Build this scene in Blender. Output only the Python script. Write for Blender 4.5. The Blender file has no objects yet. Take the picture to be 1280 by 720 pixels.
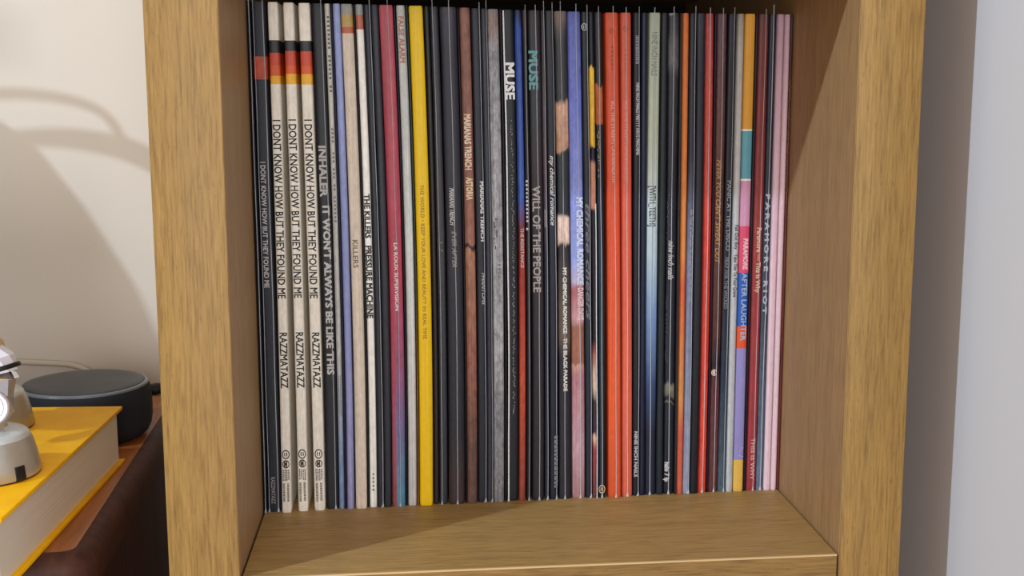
import bpy, bmesh, math, random
from mathutils import Vector, Matrix

random.seed(7)
S = 0.001                      # the tables below are in millimetres
scene = bpy.context.scene
COL = scene.collection

# ------------------------------------------------------------------ camera
cam_data = bpy.data.cameras.new('camera')
cam_data.sensor_width = 36.0
cam_data.lens = 43.85
cam_data.clip_start = 0.01
cam = bpy.data.objects.new('camera', cam_data)
COL.objects.link(cam)
YAW, PITCH, ROLL = 0.0784, 0.1553, -0.0024
_r = Vector((math.cos(YAW), -math.sin(YAW), 0))
_f = Vector((math.sin(YAW), math.cos(YAW), 0))
_u = Vector((0, 0, 1))
_f2 = _f * math.cos(PITCH) - _u * math.sin(PITCH)
_u2 = _u * math.cos(PITCH) + _f * math.sin(PITCH)
_r3 = _r * math.cos(ROLL) + _u2 * math.sin(ROLL)
_u3 = _u2 * math.cos(ROLL) - _r * math.sin(ROLL)
m = Matrix.Identity(4)
for i in range(3):
    m[i][0], m[i][1], m[i][2] = _r3[i], _u3[i], -_f2[i]
m.translation = Vector((0.0978, -0.6575, 0.2601))
cam.matrix_world = m
scene.camera = cam

# ------------------------------------------------------------------ room light
world = bpy.data.worlds.new('room_light')
scene.world = world
world.use_nodes = True
bg = world.node_tree.nodes['Background']
bg.inputs[0].default_value = (1.0, 0.86, 0.72, 1)
bg.inputs[1].default_value = 0.47

lamp_data = bpy.data.lights.new('ceiling_lamp', 'POINT')
lamp_data.energy = 152
lamp_data.color = (0.72, 0.87, 1.0)
lamp_data.shadow_soft_size = 0.035
lamp = bpy.data.objects.new('ceiling_lamp', lamp_data)
lamp.location = (-1.76, -1.10, 1.655)
COL.objects.link(lamp)

# added fill light behind the camera, brightens the record spines; no known source
front_fill_data = bpy.data.lights.new('front_fill_light', 'AREA')
front_fill_data.shape = 'RECTANGLE'
front_fill_data.size, front_fill_data.size_y = 1.8, 1.4
front_fill_data.energy = 74
front_fill_data.color = (0.98, 0.96, 0.96)
front_fill = bpy.data.objects.new('front_fill_light', front_fill_data)
front_fill.location = (0.08, -3.2, 0.55)
front_fill.rotation_euler = (math.radians(90), 0, 0)
COL.objects.link(front_fill)

vs = scene.view_settings
vs.view_transform = 'Standard'
vs.look = 'None'
vs.exposure = 0.0
vs.gamma = 1.0
vs.use_curve_mapping = False


# ------------------------------------------------------------------ helpers
def lin(h):
    h = h.lstrip('#')
    out = []
    for k in (0, 2, 4):
        v = int(h[k:k + 2], 16) / 255.0
        out.append(v / 12.92 if v <= 0.04045 else ((v + 0.055) / 1.055) ** 2.4)
    return (*out, 1.0)


def tag(o, label=None, cat=None, group=None, kind=None):
    if label: o['label'] = label
    if cat: o['category'] = cat
    if group: o['group'] = group
    if kind: o['kind'] = kind
    return o


def empty(name, loc=(0, 0, 0), rz=0.0):
    o = bpy.data.objects.new(name, None)
    o.empty_display_size = 0.02
    o.location = [v * S for v in loc]
    o.rotation_euler = (0, 0, rz)
    COL.objects.link(o)
    return o


def obj(name, bm, mat, parent=None, smooth=False):
    """link a bmesh given in millimetres as one mesh object"""
    bmesh.ops.scale(bm, vec=(S, S, S), verts=bm.verts[:])
    bmesh.ops.recalc_face_normals(bm, faces=bm.faces[:])
    me = bpy.data.meshes.new(name)
    bm.to_mesh(me)
    bm.free()
    if smooth:
        for p in me.polygons: p.use_smooth = True
    me.materials.append(mat)
    o = bpy.data.objects.new(name, me)
    COL.objects.link(o)
    if parent: o.parent = parent
    return o


def auto_smooth(o, ang=35):
    for p in o.data.polygons: p.use_smooth = True
    md = o.modifiers.new('split', 'EDGE_SPLIT')
    md.split_angle = math.radians(ang)


def add_box(bm, x0, x1, y0, y1, z0, z1, bevel=0.0, seg=2):
    r = bmesh.ops.create_cube(bm, size=1.0)
    vs_ = r['verts']
    for v in vs_:
        v.co = Vector(((x0 + x1) / 2 + v.co.x * (x1 - x0), (y0 + y1) / 2 + v.co.y * (y1 - y0), (z0 + z1) / 2 + v.co.z * (z1 - z0)))
    if bevel > 0:
        es = list({e for v in vs_ for e in v.link_edges})
        bmesh.ops.bevel(bm, geom=es, offset=bevel, segments=seg, affect='EDGES', profile=0.5)


def box(x0, x1, y0, y1, z0, z1, bevel=0.0, seg=2):
    bm = bmesh.new()
    add_box(bm, x0, x1, y0, y1, z0, z1, bevel, seg)
    return bm


def lathe(profile, n=48, bm=None, center=(0, 0, 0), mat=None):
    """profile [(r, z)...] from bottom to top; closes on the axis where r == 0"""
    bm = bm or bmesh.new()
    rings = []
    for r, z in profile:
        if r <= 1e-6:
            rings.append([bm.verts.new((0, 0, z))])
        else:
            rings.append([bm.verts.new((r * math.cos(2 * math.pi * k / n), r * math.sin(2 * math.pi * k / n), z)) for k in range(n)])
    for a, b in zip(rings, rings[1:]):
        for k in range(n):
            k2 = (k + 1) % n
            if len(a) == 1: bm.faces.new((a[0], b[k], b[k2]))
            elif len(b) == 1: bm.faces.new((a[k], a[k2], b[0]))
            else: bm.faces.new((a[k], a[k2], b[k2], b[k]))
    new = [v for rg in rings for v in rg]
    if mat is not None:
        for v in new: v.co = mat @ v.co
    for v in new: v.co += Vector(center)
    return bm


def tube(pts, radii, n=12, bm=None, cap=True):
    bm = bm or bmesh.new()
    pts = [Vector(p) for p in pts]
    if not hasattr(radii, '__len__'): radii = [radii] * len(pts)
    rings = []
    ref = Vector((0.13, 0.31, 0.94)).normalized()
    for i, p in enumerate(pts):
        d = (pts[min(i + 1, len(pts) - 1)] - pts[max(i - 1, 0)]).normalized()
        a = d.cross(ref).normalized()
        b = d.cross(a).normalized()
        rings.append([bm.verts.new(p + radii[i] * (a * math.cos(2 * math.pi * k / n) + b * math.sin(2 * math.pi * k / n))) for k in range(n)])
    for r0, r1 in zip(rings, rings[1:]):
        for k in range(n):
            bm.faces.new((r0[k], r0[(k + 1) % n], r1[(k + 1) % n], r1[k]))
    if cap:
        bm.faces.new(rings[0][::-1])
        bm.faces.new(rings[-1])
    return bm


def curve_pts(pts, n=8):
    """Catmull-Rom through the points"""
    P = [Vector(p) for p in pts]
    P = [P[0] * 2 - P[1]] + P + [P[-1] * 2 - P[-2]]
    out = []
    for i in range(1, len(P) - 2):
        for k in range(n):
            t = k / n
            out.append(0.5 * ((2 * P[i]) + (P[i + 1] - P[i - 1]) * t + (2 * P[i - 1] - 5 * P[i] + 4 * P[i + 1] - P[i + 2]) * t * t
                              + (3 * P[i] - P[i - 1] - 3 * P[i + 1] + P[i + 2]) * t ** 3))
    out.append(P[-2])
    return out


def link(nt, a, b): nt.links.new(a, b)


def base_mat(name, col, rough=0.5, metal=0.0, spec=0.5, coat=0.0):
    mt = bpy.data.materials.new(name)
    mt.use_nodes = True
    b = mt.node_tree.nodes['Principled BSDF']
    b.inputs['Base Color'].default_value = lin(col) if isinstance(col, str) else col
    b.inputs['Roughness'].default_value = rough
    b.inputs['Metallic'].default_value = metal
    b.inputs['Specular IOR Level'].default_value = spec
    b.inputs['Coat Weight'].default_value = coat
    return mt, mt.node_tree, b


def noise(nt, scale_vec, detail=3.0, rough=0.55, dist=0.0, coord='Object', offset=(0, 0, 0)):
    tc = nt.nodes.new('ShaderNodeTexCoord')
    mp = nt.nodes.new('ShaderNodeMapping')
    mp.inputs['Scale'].default_value = scale_vec
    mp.inputs['Location'].default_value = offset
    link(nt, tc.outputs[coord], mp.inputs['Vector'])
    nz = nt.nodes.new('ShaderNodeTexNoise')
    nz.inputs['Scale'].default_value = 1.0
    nz.inputs['Detail'].default_value = detail
    nz.inputs['Roughness'].default_value = rough
    nz.inputs['Distortion'].default_value = dist
    link(nt, mp.outputs['Vector'], nz.inputs['Vector'])
    return nz.outputs['Fac']


def ramp(nt, fac, stops, interp='LINEAR'):
    r = nt.nodes.new('ShaderNodeValToRGB')
    cr = r.color_ramp
    cr.interpolation = interp
    while len(cr.elements) > 1: cr.elements.remove(cr.elements[0])
    cr.elements[0].position = stops[0][0]
    cr.elements[0].color = stops[0][1]
    for p, c in stops[1:]:
        e = cr.elements.new(p)
        e.color = c
    link(nt, fac, r.inputs['Fac'])
    return r.outputs['Color']


def mix(nt, a, b, fac, mode='MIX'):
    mx = nt.nodes.new('ShaderNodeMix')
    mx.data_type = 'RGBA'
    mx.blend_type = mode
    for sock, v in ((mx.inputs[6], a), (mx.inputs[7], b), (mx.inputs[0], fac)):
        if isinstance(v, bpy.types.NodeSocket): link(nt, v, sock)
        else: sock.default_value = v
    return mx.outputs[2]


def bump(nt, b, h, strength=0.2, dist=0.0005):
    bp = nt.nodes.new('ShaderNodeBump')
    bp.inputs['Strength'].default_value = strength
    bp.inputs['Distance'].default_value = dist
    link(nt, h, bp.inputs['Height'])
    link(nt, bp.outputs['Normal'], b.inputs['Normal'])


def g(v): return (v, v, v, 1)


# ------------------------------------------------------------------ materials
def oak(name, axis, light, mid, dark, fleck=0.75, rough=0.5):
    mt, nt, b = base_mat(name, mid, rough, spec=0.35)
    def sc(across, along):
        v = [across, across, across]
        v[axis] = along
        return v
    fine = noise(nt, sc(900, 55), 4, 0.6)
    wide = noise(nt, sc(120, 5), 3, 0.5, 0.6)
    c = ramp(nt, fine, [(0.28, lin(dark)), (0.5, lin(mid)), (0.72, lin(light))])
    w = ramp(nt, wide, [(0.3, g(0.90)), (0.7, g(1.06))])
    c = mix(nt, c, w, 1.0, 'MULTIPLY')
    fl = noise(nt, sc(800, 190), 2, 0.5, offset=(3.1, 7.7, 1.3))
    fm = ramp(nt, fl, [(0.66, g(0)), (0.73, g(1))])
    c = mix(nt, c, lin(dark), mix(nt, g(0), g(fleck), fm), 'MIX')
    link(nt, c, b.inputs['Base Color'])
    bump(nt, b, fine, 0.25, 0.0003)
    return mt


OAK_POST = oak('oak_veneer_upright', 2, 'A68146', '98753C', '7E5C2E', 0.6)
OAK_GRAZED = oak('oak_veneer_grazed_tone', 2, 'B89468', 'AC885E', '96744C', 0.25)  # same veneer as the uprights, dulled to paint grazing light into panel faces
BACK_SHADE, _, _ = base_mat('painted_back_shade', '181513', 0.8, spec=0.2)  # near-black colour paints the shade at the back of the cubby
EDGE_HIGHLIGHT, _, _ = base_mat('painted_edge_highlight', 'D2B07C', 0.5)  # pale strips paint in the highlight along the front edges
OAK_BAND = oak('oak_veneer_shelf_edge', 0, '9A7640', '8C6A38', '6E5028', 0.4)
OAK_SHELF = oak('oak_veneer_shelf', 0, 'C29C5E', 'B28E54', '907048', 0.3)

WALL_BACK, nt, b = base_mat('cream_wall_paint', 'DAD3C8', 0.85, spec=0.2)
h = noise(nt, (260, 260, 260), 3, 0.55)
bump(nt, b, h, 0.25, 0.0006)
WALL_SIDE, nt, b = base_mat('white_wall_paint', 'E4E4E9', 0.85, spec=0.2)
h = noise(nt, (300, 300, 300), 3, 0.55)
bump(nt, b, h, 0.12, 0.0005)

FLOOR, nt, b = base_mat('laminate_floor', '8A6A48', 0.45)
c = ramp(nt, noise(nt, (4, 60, 1), 4), [(0.3, lin('6E5236')), (0.7, lin('9A7850'))])
link(nt, c, b.inputs['Base Color'])

TABLE_TOP, nt, b = base_mat('varnished_red_brown_wood', '8A4E22', 0.4, spec=0.4, coat=0.1)
c = ramp(nt, noise(nt, (160, 9, 160), 4, 0.6, 0.8), [(0.3, lin('8A4E22')), (0.7, lin('B26C34'))])
link(nt, c, b.inputs['Base Color'])
TABLE_SHADED, nt, b = base_mat('shaded_brown_wood', '38231E', 0.6, spec=0.25)  # same brown wood darkened, painting the shade on edge and sides
c = ramp(nt, noise(nt, (120, 120, 7), 4, 0.6), [(0.3, lin('3A221D')), (0.7, lin('553226'))])
link(nt, c, b.inputs['Base Color'])

YELLOW_COVER, nt, b = base_mat('yellow_book_cloth', 'E3A21C', 0.6, spec=0.2)
c = ramp(nt, noise(nt, (90, 90, 90), 4), [(0.3, lin('F6B406')), (0.7, lin('FFC412'))])
link(nt, c, b.inputs['Base Color'])
bump(nt, b, noise(nt, (1400, 1400, 1400), 2), 0.1, 0.0002)
PAGES, nt, b = base_mat('book_pages', 'D8CBBB', 0.8, spec=0.1)
c = ramp(nt, noise(nt, (4, 4, 2600), 2), [(0.3, lin('DCCDB8')), (0.7, lin('EFE5D6'))])
link(nt, c, b.inputs['Base Color'])

SPEAKER_BODY, nt, b = base_mat('charcoal_speaker_fabric', '222429', 0.75, spec=0.3)
bump(nt, b, noise(nt, (1500, 1500, 1500), 2), 0.4, 0.0004)
SPEAKER_TOP, nt, b = base_mat('charcoal_matte_plastic', '3A3B3D', 0.42, spec=0.45)
c = ramp(nt, noise(nt, (60, 60, 60), 4), [(0.35, lin('2E2F32')), (0.7, lin('3B3C3D'))])
link(nt, c, b.inputs['Base Color'])
SPEAKER_RING, _, _ = base_mat('grey_light_ring', '6B6E74', 0.3)
SPEAKER_ICON, _, _ = base_mat('pale_button_icon', '8E8E8C', 0.5)
BLACK_RUBBER, _, _ = base_mat('black_rubber', '141416', 0.5)
WHITE_CABLE, _, _ = base_mat('cream_cable_rubber', 'D2C8B8', 0.5)

SILVER, nt, b = base_mat('silver_paint', 'B9B4AA', 0.32, metal=0.55)
c = ramp(nt, noise(nt, (50, 50, 50), 3), [(0.3, lin('AFA99E')), (0.7, lin('C4C0B8'))])
link(nt, c, b.inputs['Base Color'])
SILVER_PALE, _, _ = base_mat('pale_silver_plastic', 'C9CFD0', 0.25, metal=0.2)
CHROME, _, _ = base_mat('chrome_plastic', 'E6E6EE', 0.12, metal=0.9)
WHITE_GLOSS, _, _ = base_mat('glossy_white_plastic', 'DCDCE6', 0.15, coat=0.6)
BLACK_GLOSS, _, _ = base_mat('black_plastic', '151318', 0.35)
BLUE_DARK, _, _ = base_mat('dark_slate_plastic', '3C4254', 0.4)
TAN_PLASTIC, _, _ = base_mat('tan_plastic', 'C8A878', 0.5)
RED_LINE, _, _ = base_mat('dark_red_rubber', '4A1420', 0.5)
GALV, nt, b = base_mat('grey_zinc', '8E9290', 0.4, metal=0.8)
SLEEVE, nt, b = base_mat('plastic_fold_glint', 'D2D6DC', 0.25, spec=0.6)  # pale colour on the clear folds paints in their glint
b.inputs['Transmission Weight'].default_value = 0.15

_inks = {}


def ink(hexcol):
    if hexcol not in _inks:
        mt, nt_, b_ = base_mat('print_' + hexcol.lower(), hexcol, 0.55, spec=0.3)
        c_ = ramp(nt_, noise(nt_, (900, 900, 900), 2), [(0.3, g(0.75)), (0.6, g(1.0))])
        c_ = mix(nt_, lin(hexcol), c_, 1.0, 'MULTIPLY')
        link(nt_, c_, b_.inputs['Base Color'])
        _inks[hexcol] = mt
    return _inks[hexcol]


# ------------------------------------------------------------------ setting
W_IN = 335.0
X_L, X_R = -37.5, 370.0
Z_FLOOR = -742.0
Y_WALL = 440.0
X_WALL = 407.0

tag(obj('wall_back', box(-1500, X_WALL + 60, Y_WALL, Y_WALL + 60, Z_FLOOR, 1750), WALL_BACK), kind='structure')
tag(obj('wall_right', box(X_WALL, X_WALL + 60, -1600, Y_WALL, Z_FLOOR, 1750), WALL_SIDE), kind='structure')
tag(obj('floor', box(-1500, X_WALL + 60, -1600, Y_WALL + 60, Z_FLOOR - 40, Z_FLOOR), FLOOR), kind='structure')

# ------------------------------------------------------------------ shelf unit
unit = tag(empty('shelf_unit', (W_IN / 2, 195, Z_FLOOR)),
           'oak veneer cube shelf unit holding the row of records', 'shelf')
Z_TOP = 741.0


def unit_part(name, bm, mat):
    for v in bm.verts: v.co -= Vector((W_IN / 2, 195, Z_FLOOR))
    return obj(name, bm, mat, unit)


for xa, xb in ((X_L, 0.0), (W_IN, X_R)):
    za, zb = Z_FLOOR + 36, Z_TOP - 36
    unit_part('side_panel', box(xa, xb, 1.4, 432, za, zb), OAK_GRAZED)
    auto_smooth(unit_part('edge_band', box(xa, xb, 0, 0.9, za, zb, 0.35), OAK_POST), 50)
    unit_part('edge_highlight', box(xa, xb, 0.9, 1.4, za, zb), EDGE_HIGHLIGHT)
unit_part('bottom_panel', box(X_L, X_R, 0, 432, Z_FLOOR, Z_FLOOR + 36, 0.7), OAK_SHELF)
unit_part('top_panel', box(X_L, X_R, 0, 432, Z_TOP - 36, Z_TOP, 0.7), OAK_SHELF)
unit_part('back_light_block', box(X_L, X_R, 432, 436, Z_FLOOR, Z_TOP), BACK_SHADE)  # added behind the records to keep stray light out of the cubby
for zt, tilt in ((0.0, 1.46), (352.0, 0.0), (-352.0, 0.0)):
    for nm, bm, mt in (('shelf_board', box(1.3, W_IN - 1.3, 1.6, 431, zt - 17, zt), OAK_SHELF),
                       ('edge_highlight', box(1.3, W_IN - 1.3, 0.25, 1.6, zt - 0.9, zt + 0.02), EDGE_HIGHLIGHT),
                       ('edge_band', box(1.3, W_IN - 1.3, 0.3, 1.6, zt - 17, zt - 0.9, 0.2), OAK_BAND)):
        for v in bm.verts: v.co.z += tilt * (v.co.x - 167) / 167     # this board has sagged a little to the left
        unit_part(nm, bm, mt)

RECORDS = [
    (1.55, 2.04, 1.56, 2.51, 109.0, -1.44, 315.7, 'c', [(1, '16161D')], [], [0.55], 0.25, 0.35, 'thin black record against the left side panel, leftmost of all'),
    (7.16, 7.72, 7.29, 8.57, 109.1, -1.39, 315.2, 'c', [(1, '1F202A'), (0.896, 'A8462F'), (0.855, '1F222B')], [('I DONT KNOW HOW BUT THEY FOUND ME', 0.699, 0.455, 0.42, 3.0, 'B9B4B0', 'n'), ('RAZZMATAZZ', 0.072, 0.017, 0.45, 2.42, '8E8A88', 'n')], [0.12, 0.8], 0.25, 0.35, 'black record with a small orange block near the top and grey lettering'),
    (15.08, 16.31, 16.02, 6.29, 107.3, -1.32, 314.7, 'c', [(1, 'D8D0C2'), (0.927, '2A2A2C'), (0.906, 'B8452F'), (0.88, 'C9552A'), (0.863, 'D9A12B'), (0.844, 'D8D0C2')], [('I DONT KNOW HOW BUT THEY FOUND ME', 0.78, 0.435, 0.5, 4.64, '1E1C1A', 'n'), ('RAZZMATAZZ', 0.367, 0.256, 0.55, 4.6, '1E1C1A', 'n'), ('@ring', 0.13, 0.111, 0.5, 4.84, '2A2724', ''), ('@disc', 0.109, 0.092, 0.5, 4.35, '2A2724', ''), ('@block', 0.089, 0.066, 0.5, 4.35, '4A4640', ''), ('@lines', 0.061, 0.021, 0.5, 4.35, '6E675B', '')], [], 0.12, 0.12, 'leftmost of the three cream records with black lettering'),
    (25.27, 25.85, 25.04, 6.55, 107.5, -1.23, 314.5, 'c', [(1, 'D8D0C2'), (0.928, '2A2A2C'), (0.907, 'B8452F'), (0.88, 'C9552A'), (0.864, 'D9A12B'), (0.844, 'D8D0C2')], [('I DONT KNOW HOW BUT THEY FOUND ME', 0.781, 0.435, 0.5, 4.65, '1E1C1A', 'n'), ('RAZZMATAZZ', 0.366, 0.255, 0.55, 4.61, '1E1C1A', 'n'), ('@ring', 0.129, 0.109, 0.5, 4.85, '2A2724', ''), ('@disc', 0.108, 0.091, 0.5, 4.36, '2A2724', ''), ('@block', 0.088, 0.065, 0.5, 4.36, '4A4640', ''), ('@lines', 0.06, 0.02, 0.5, 4.36, '6E675B', '')], [], 0.12, 0.12, 'middle one of the three cream records with black lettering'),
    (35.61, 35.54, 34.21, 7.05, 107.8, -1.15, 314.2, 'c', [(1, 'D8D0C2'), (0.928, '2A2A2C'), (0.908, 'B8452F'), (0.881, 'C9552A'), (0.864, 'D9A12B'), (0.844, 'D8D0C2')], [('I DONT KNOW HOW BUT THEY FOUND ME', 0.781, 0.434, 0.5, 4.67, '1E1C1A', 'n'), ('RAZZMATAZZ', 0.365, 0.254, 0.55, 4.62, '1E1C1A', 'n'), ('@ring', 0.128, 0.108, 0.5, 4.86, '2A2724', ''), ('@disc', 0.106, 0.09, 0.5, 4.37, '2A2724', ''), ('@block', 0.087, 0.063, 0.5, 4.37, '4A4640', ''), ('@lines', 0.058, 0.018, 0.5, 4.37, '6E675B', '')], [], 0.12, 0.12, 'rightmost of the three cream records with black lettering'),
    (43.62, 43.77, 41.97, 7.81, 110.0, -1.08, 314.1, 'c', [(1, '1B1B21')], [('INHALER', 0.73, 0.633, 0.45, 4.39, 'A9A6A0', 'b'), ("IT WON'T ALWAYS BE LIKE THIS", 0.614, 0.279, 0.58, 4.15, 'B5B2AC', 'b')], [0.75], 0.25, 0.35, 'black record with bold pale grey lettering beside the cream records'),
    (49.36, 49.67, 47.7, 3.52, 110.2, -1.03, 313.9, 'l', [(1, 'BDBAB0'), (0.324, 'A9A7A4'), (0.094, '6F7FA0')], [('@dots', 0.977, 0.83, 0.55, 1.56, '5A5852', ''), ('@dots', 0.765, 0.579, 0.55, 1.47, '6A6862', ''), ('@lines', 0.276, 0.194, 0.5, 1.96, '77767A', '')], [], 0.2, 0.2, 'narrow pale grey record turning blue at its foot'),
    (51.9, 52.29, 50.19, 1.32, 110.3, -1.0, 313.8, 'c', [(1, '12152B')], [], [], 0.25, 0.35, 'very thin navy record left of the periwinkle blue one'),
    (54.93, 55.39, 53.22, 4.6, 110.3, -0.98, 313.8, 'l', [(1, '8793BE'), (0.389, '8188B4'), (0.027, '8A86AC')], [], [], 0.12, 0.2, 'periwinkle blue record with a plain spine, left of the taupe one'),
    (61.74, 61.95, 59.22, 7.25, 109.5, -0.92, 313.5, 'c', [(1, '8B8C84'), (0.978, 'A98C52'), (0.957, 'A85A3C'), (0.945, 'C6B7A6')], [('KILLERS', 0.548, 0.493, 0.45, 3.18, '75695D', 'n')], [], 0.14, 0.16, 'wide taupe record with faint lettering and a small top label'),
    (66.13, 66.38, 63.53, 1.23, 110.6, -0.88, 313.5, 'c', [(1, '131318')], [], [], 0.25, 0.35, 'very thin black record between the taupe and white ones'),
    (69.26, 69.54, 66.57, 4.72, 110.7, -0.85, 313.4, 'c', [(1, '8A918E'), (0.978, 'A8604C'), (0.951, 'E2DED6')], [('THE KILLERS', 0.637, 0.551, 0.5, 3.44, '1C1B1C', 'b'), ('PRESSURE MACHINE', 0.535, 0.391, 0.5, 3.68, '1C1B1C', 'b'), ('@dots', 0.072, 0.031, 0.5, 1.47, '77736C', '')], [], 0.12, 0.15, 'white record with black typewriter-like lettering'),
    (73.88, 74.21, 71.12, 4.23, 110.8, -0.81, 313.2, 'c', [(1, '21242C')], [], [0.95], 0.25, 0.35, 'charcoal record right of the white one with black lettering'),
    (78.55, 78.93, 75.76, 4.92, 111.0, -0.77, 313.1, 'c', [(1, '25272F')], [], [], 0.25, 0.35, 'charcoal record left of the red one'),
    (85.4, 85.85, 82.56, 8.53, 111.1, -0.71, 312.9, 'l', [(1, 'A44A54'), (0.499, 'A23848'), (0.322, 'A04256'), (0.123, '96505E'), (0.022, '86484C')], [('LA ROUX SUPERVISION', 0.541, 0.406, 0.55, 2.17, 'E6D8D4', 'n')], [0.62], 0.15, 0.25, 'red record fading to blue at its foot'),
    (90.52, 90.96, 87.67, 1.28, 111.3, -0.66, 312.8, 'l', [(1, '191429'), (0.338, '140F15')], [], [], 0.25, 0.35, 'very thin dark purple record right of the red one'),
    (94.13, 94.56, 91.38, 5.54, 111.4, -0.63, 312.7, 'l', [(1, 'A9AAA4'), (0.547, 'C3C6C2'), (0.038, 'B9B4B2')], [('FALSE ALARM', 0.979, 0.892, 0.5, 3.21, 'A8705E', 'b')], [], 0.12, 0.25, 'pale grey record with reddish lettering at the top'),
    (97.74, 98.17, 95.08, 1.29, 111.5, -0.6, 312.6, 'l', [(1, '1C353E'), (0.418, '36352F'), (0.222, '6B4A26')], [], [], 0.25, 0.35, 'very thin teal record left of the yellow one'),
    (102.91, 103.34, 100.38, 8.65, 110.4, -0.56, 312.3, 'l', [(1, 'D2B020'), (0.951, 'DAB50C'), (0.021, 'DEB400')], [('THE WORLD • KEEP YOUR LOVE AND BEAUTY IN REAL TIME', 0.656, 0.347, 0.5, 2.37, 'A8801E', 'n')], [], 0.06, 0.12, 'bright yellow record, the only yellow spine'),
    (109.47, 109.76, 106.9, 3.27, 111.8, -0.5, 312.1, 'l', [(1, '252625'), (0.499, '221B1D')], [], [], 0.25, 0.35, 'dark olive record just right of the yellow one'),
    (114.0, 114.21, 111.42, 5.31, 111.9, -0.46, 311.9, 'l', [(1, '25262F'), (0.547, '363539'), (0.385, '2B2C33')], [('@scrawl', 0.547, 0.515, 0.5, 2.98, '8A8580', '')], [0.3], 0.25, 0.35, 'charcoal record second to the right of the yellow one'),
    (122.44, 122.49, 119.82, 10.45, 112.1, -0.39, 311.5, 'l', [(1, '33343E'), (0.922, '1F1F29'), (0.153, '1F1F27'), (0.051, '362829')], [('MARIANAS TRENCH', 0.65, 0.576, 0.42, 3.08, 'C9C6C2', 'i'), ('EVER AFTER', 0.564, 0.492, 0.5, 2.79, '8E8B88', 'i')], [0.55], 0.25, 0.35, 'black record with ornate white lettering, left of the brown one'),
    (128.43, 128.37, 125.79, 0.9, 112.3, -0.34, 311.3, 'c', [(1, '111017')], [], [], 0.25, 0.35, 'very thin black record left of the brown one'),
    (132.44, 132.31, 129.8, 6.58, 112.4, -0.3, 311.1, 'l', [(1, '7A5347'), (0.69, '7A4E42'), (0.539, '86584A'), (0.535, '221B1D'), (0.529, '221B1D'), (0.526, '96684F'), (0.319, '8A5848'), (0.118, '5A4038')], [('MARIANAS TRENCH', 0.795, 0.687, 0.5, 3.99, 'D9C6AC', 'b'), ('ASTORIA', 0.671, 0.627, 0.55, 3.99, 'D9C2A0', 'b')], [], 0.3, 0.3, 'brown record with cream lettering in its upper half'),
    (138.89, 138.81, 136.29, 5.79, 112.5, -0.25, 310.8, 'c', [(1, '1C1E28')], [('MARIANAS TRENCH', 0.663, 0.544, 0.86, 2.2, 'CFCDCA', 'b'), ('PHANTOMS', 0.48, 0.414, 0.9, 2.1, 'B9B6B4', 'i')], [0.97], 0.25, 0.35, 'black record with small white capitals, right of the brown one'),
    (143.92, 143.89, 141.36, 4.05, 112.7, -0.2, 310.6, 'l', [(1, '22252F'), (0.925, '2A2D38')], [], [0.9], 0.25, 0.35, 'charcoal record left of the silver grey one'),
    (149.56, 149.58, 147.04, 6.91, 112.8, -0.15, 310.3, 'l', [(1, '6E6A6A'), (0.974, '7E6A62'), (0.925, '8D8C90'), (0.547, '9A9A9E'), (0.301, '9C9CA0'), (0.167, '7C7C82'), (0.013, '7E7C80')], [('@scrawl', 0.59, 0.527, 0.4, 4.01, '38373A', ''), ('@dots', 0.498, 0.466, 0.6, 2.5, '7A797C', '')], [], 0.45, 0.3, 'silver grey record with a dark scrawled title'),
    (154.06, 154.1, 151.56, 1.5, 112.9, -0.11, 310.1, 'c', [(1, '13141B')], [], [], 0.25, 0.35, 'very thin black record right of the silver grey one'),
    (158.63, 158.69, 156.15, 7.38, 113.1, -0.07, 309.9, 'c', [(1, '15161C')], [('MUSE', 0.897, 0.827, 0.56, 5.52, 'E2E2E2', 'b'), ('@scrawl', 0.786, 0.498, 0.62, 2.01, '8C8C8E', ''), ('@scrawl', 0.493, 0.183, 0.6, 2.01, 'A5A5A8', '')], ['L'], 0.25, 0.35, 'black record with bold white four-letter title and white edge'),
    (164.66, 164.76, 162.21, 4.32, 113.2, -0.02, 309.7, 'l', [(1, '191C27'), (0.967, '2B4690'), (0.627, '3E5AA6'), (0.571, '6A3036'), (0.498, '8C2F28'), (0.249, 'B04A34'), (0.028, '8E4234')], [('THE RESISTANCE', 0.571, 0.49, 0.55, 2.01, 'C7B5B2', 'n')], [], 0.25, 0.3, 'record blue above and rust red below'),
    (168.9, 168.79, 166.24, 3.32, 113.3, 0.02, 309.6, 'l', [(1, '362426'), (0.927, '1F1C22')], [('@dots', 0.667, 0.563, 0.3, 1.51, 'C9C6C6', '')], [0.6], 0.25, 0.35, 'thin dark brown record left of the one with teal title'),
    (175.03, 174.59, 172.03, 7.86, 113.5, 0.07, 309.4, 'l', [(1, '221F25'), (0.803, '22262C'), (0.707, '291E24'), (0.349, '231E26')], [('MUSE', 0.921, 0.847, 0.35, 5.29, '5F9A9E', 'b'), ('WILL OF THE PEOPLE', 0.655, 0.44, 0.45, 4.79, 'A9A09C', 'n')], [0.6], 0.25, 0.35, 'dark record with a teal title above thin grey capitals'),
    (180.66, 179.92, 177.26, 2.47, 113.6, 0.11, 309.2, 'l', [(1, '36333B'), (0.708, '5A4A50'), (0.514, '272936')], [('@lines', 0.608, 0.571, 0.5, 1.51, '9A9498', '')], [0.9], 0.25, 0.35, 'thin dull purple record beside the dark one with teal title'),
    (185.17, 184.2, 181.4, 5.65, 113.7, 0.15, 309.1, 'l', [(1, '1C1E27'), (0.481, '141926')], [('my chemical romance', 0.716, 0.576, 0.55, 2.83, 'D6D3D0', 'i'), ('@lines', 0.137, 0.022, 0.8, 2.02, '9A9AA4', '')], [0.85], 0.25, 0.35, 'black record with white italic lettering, left of the photo spine'),
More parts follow.
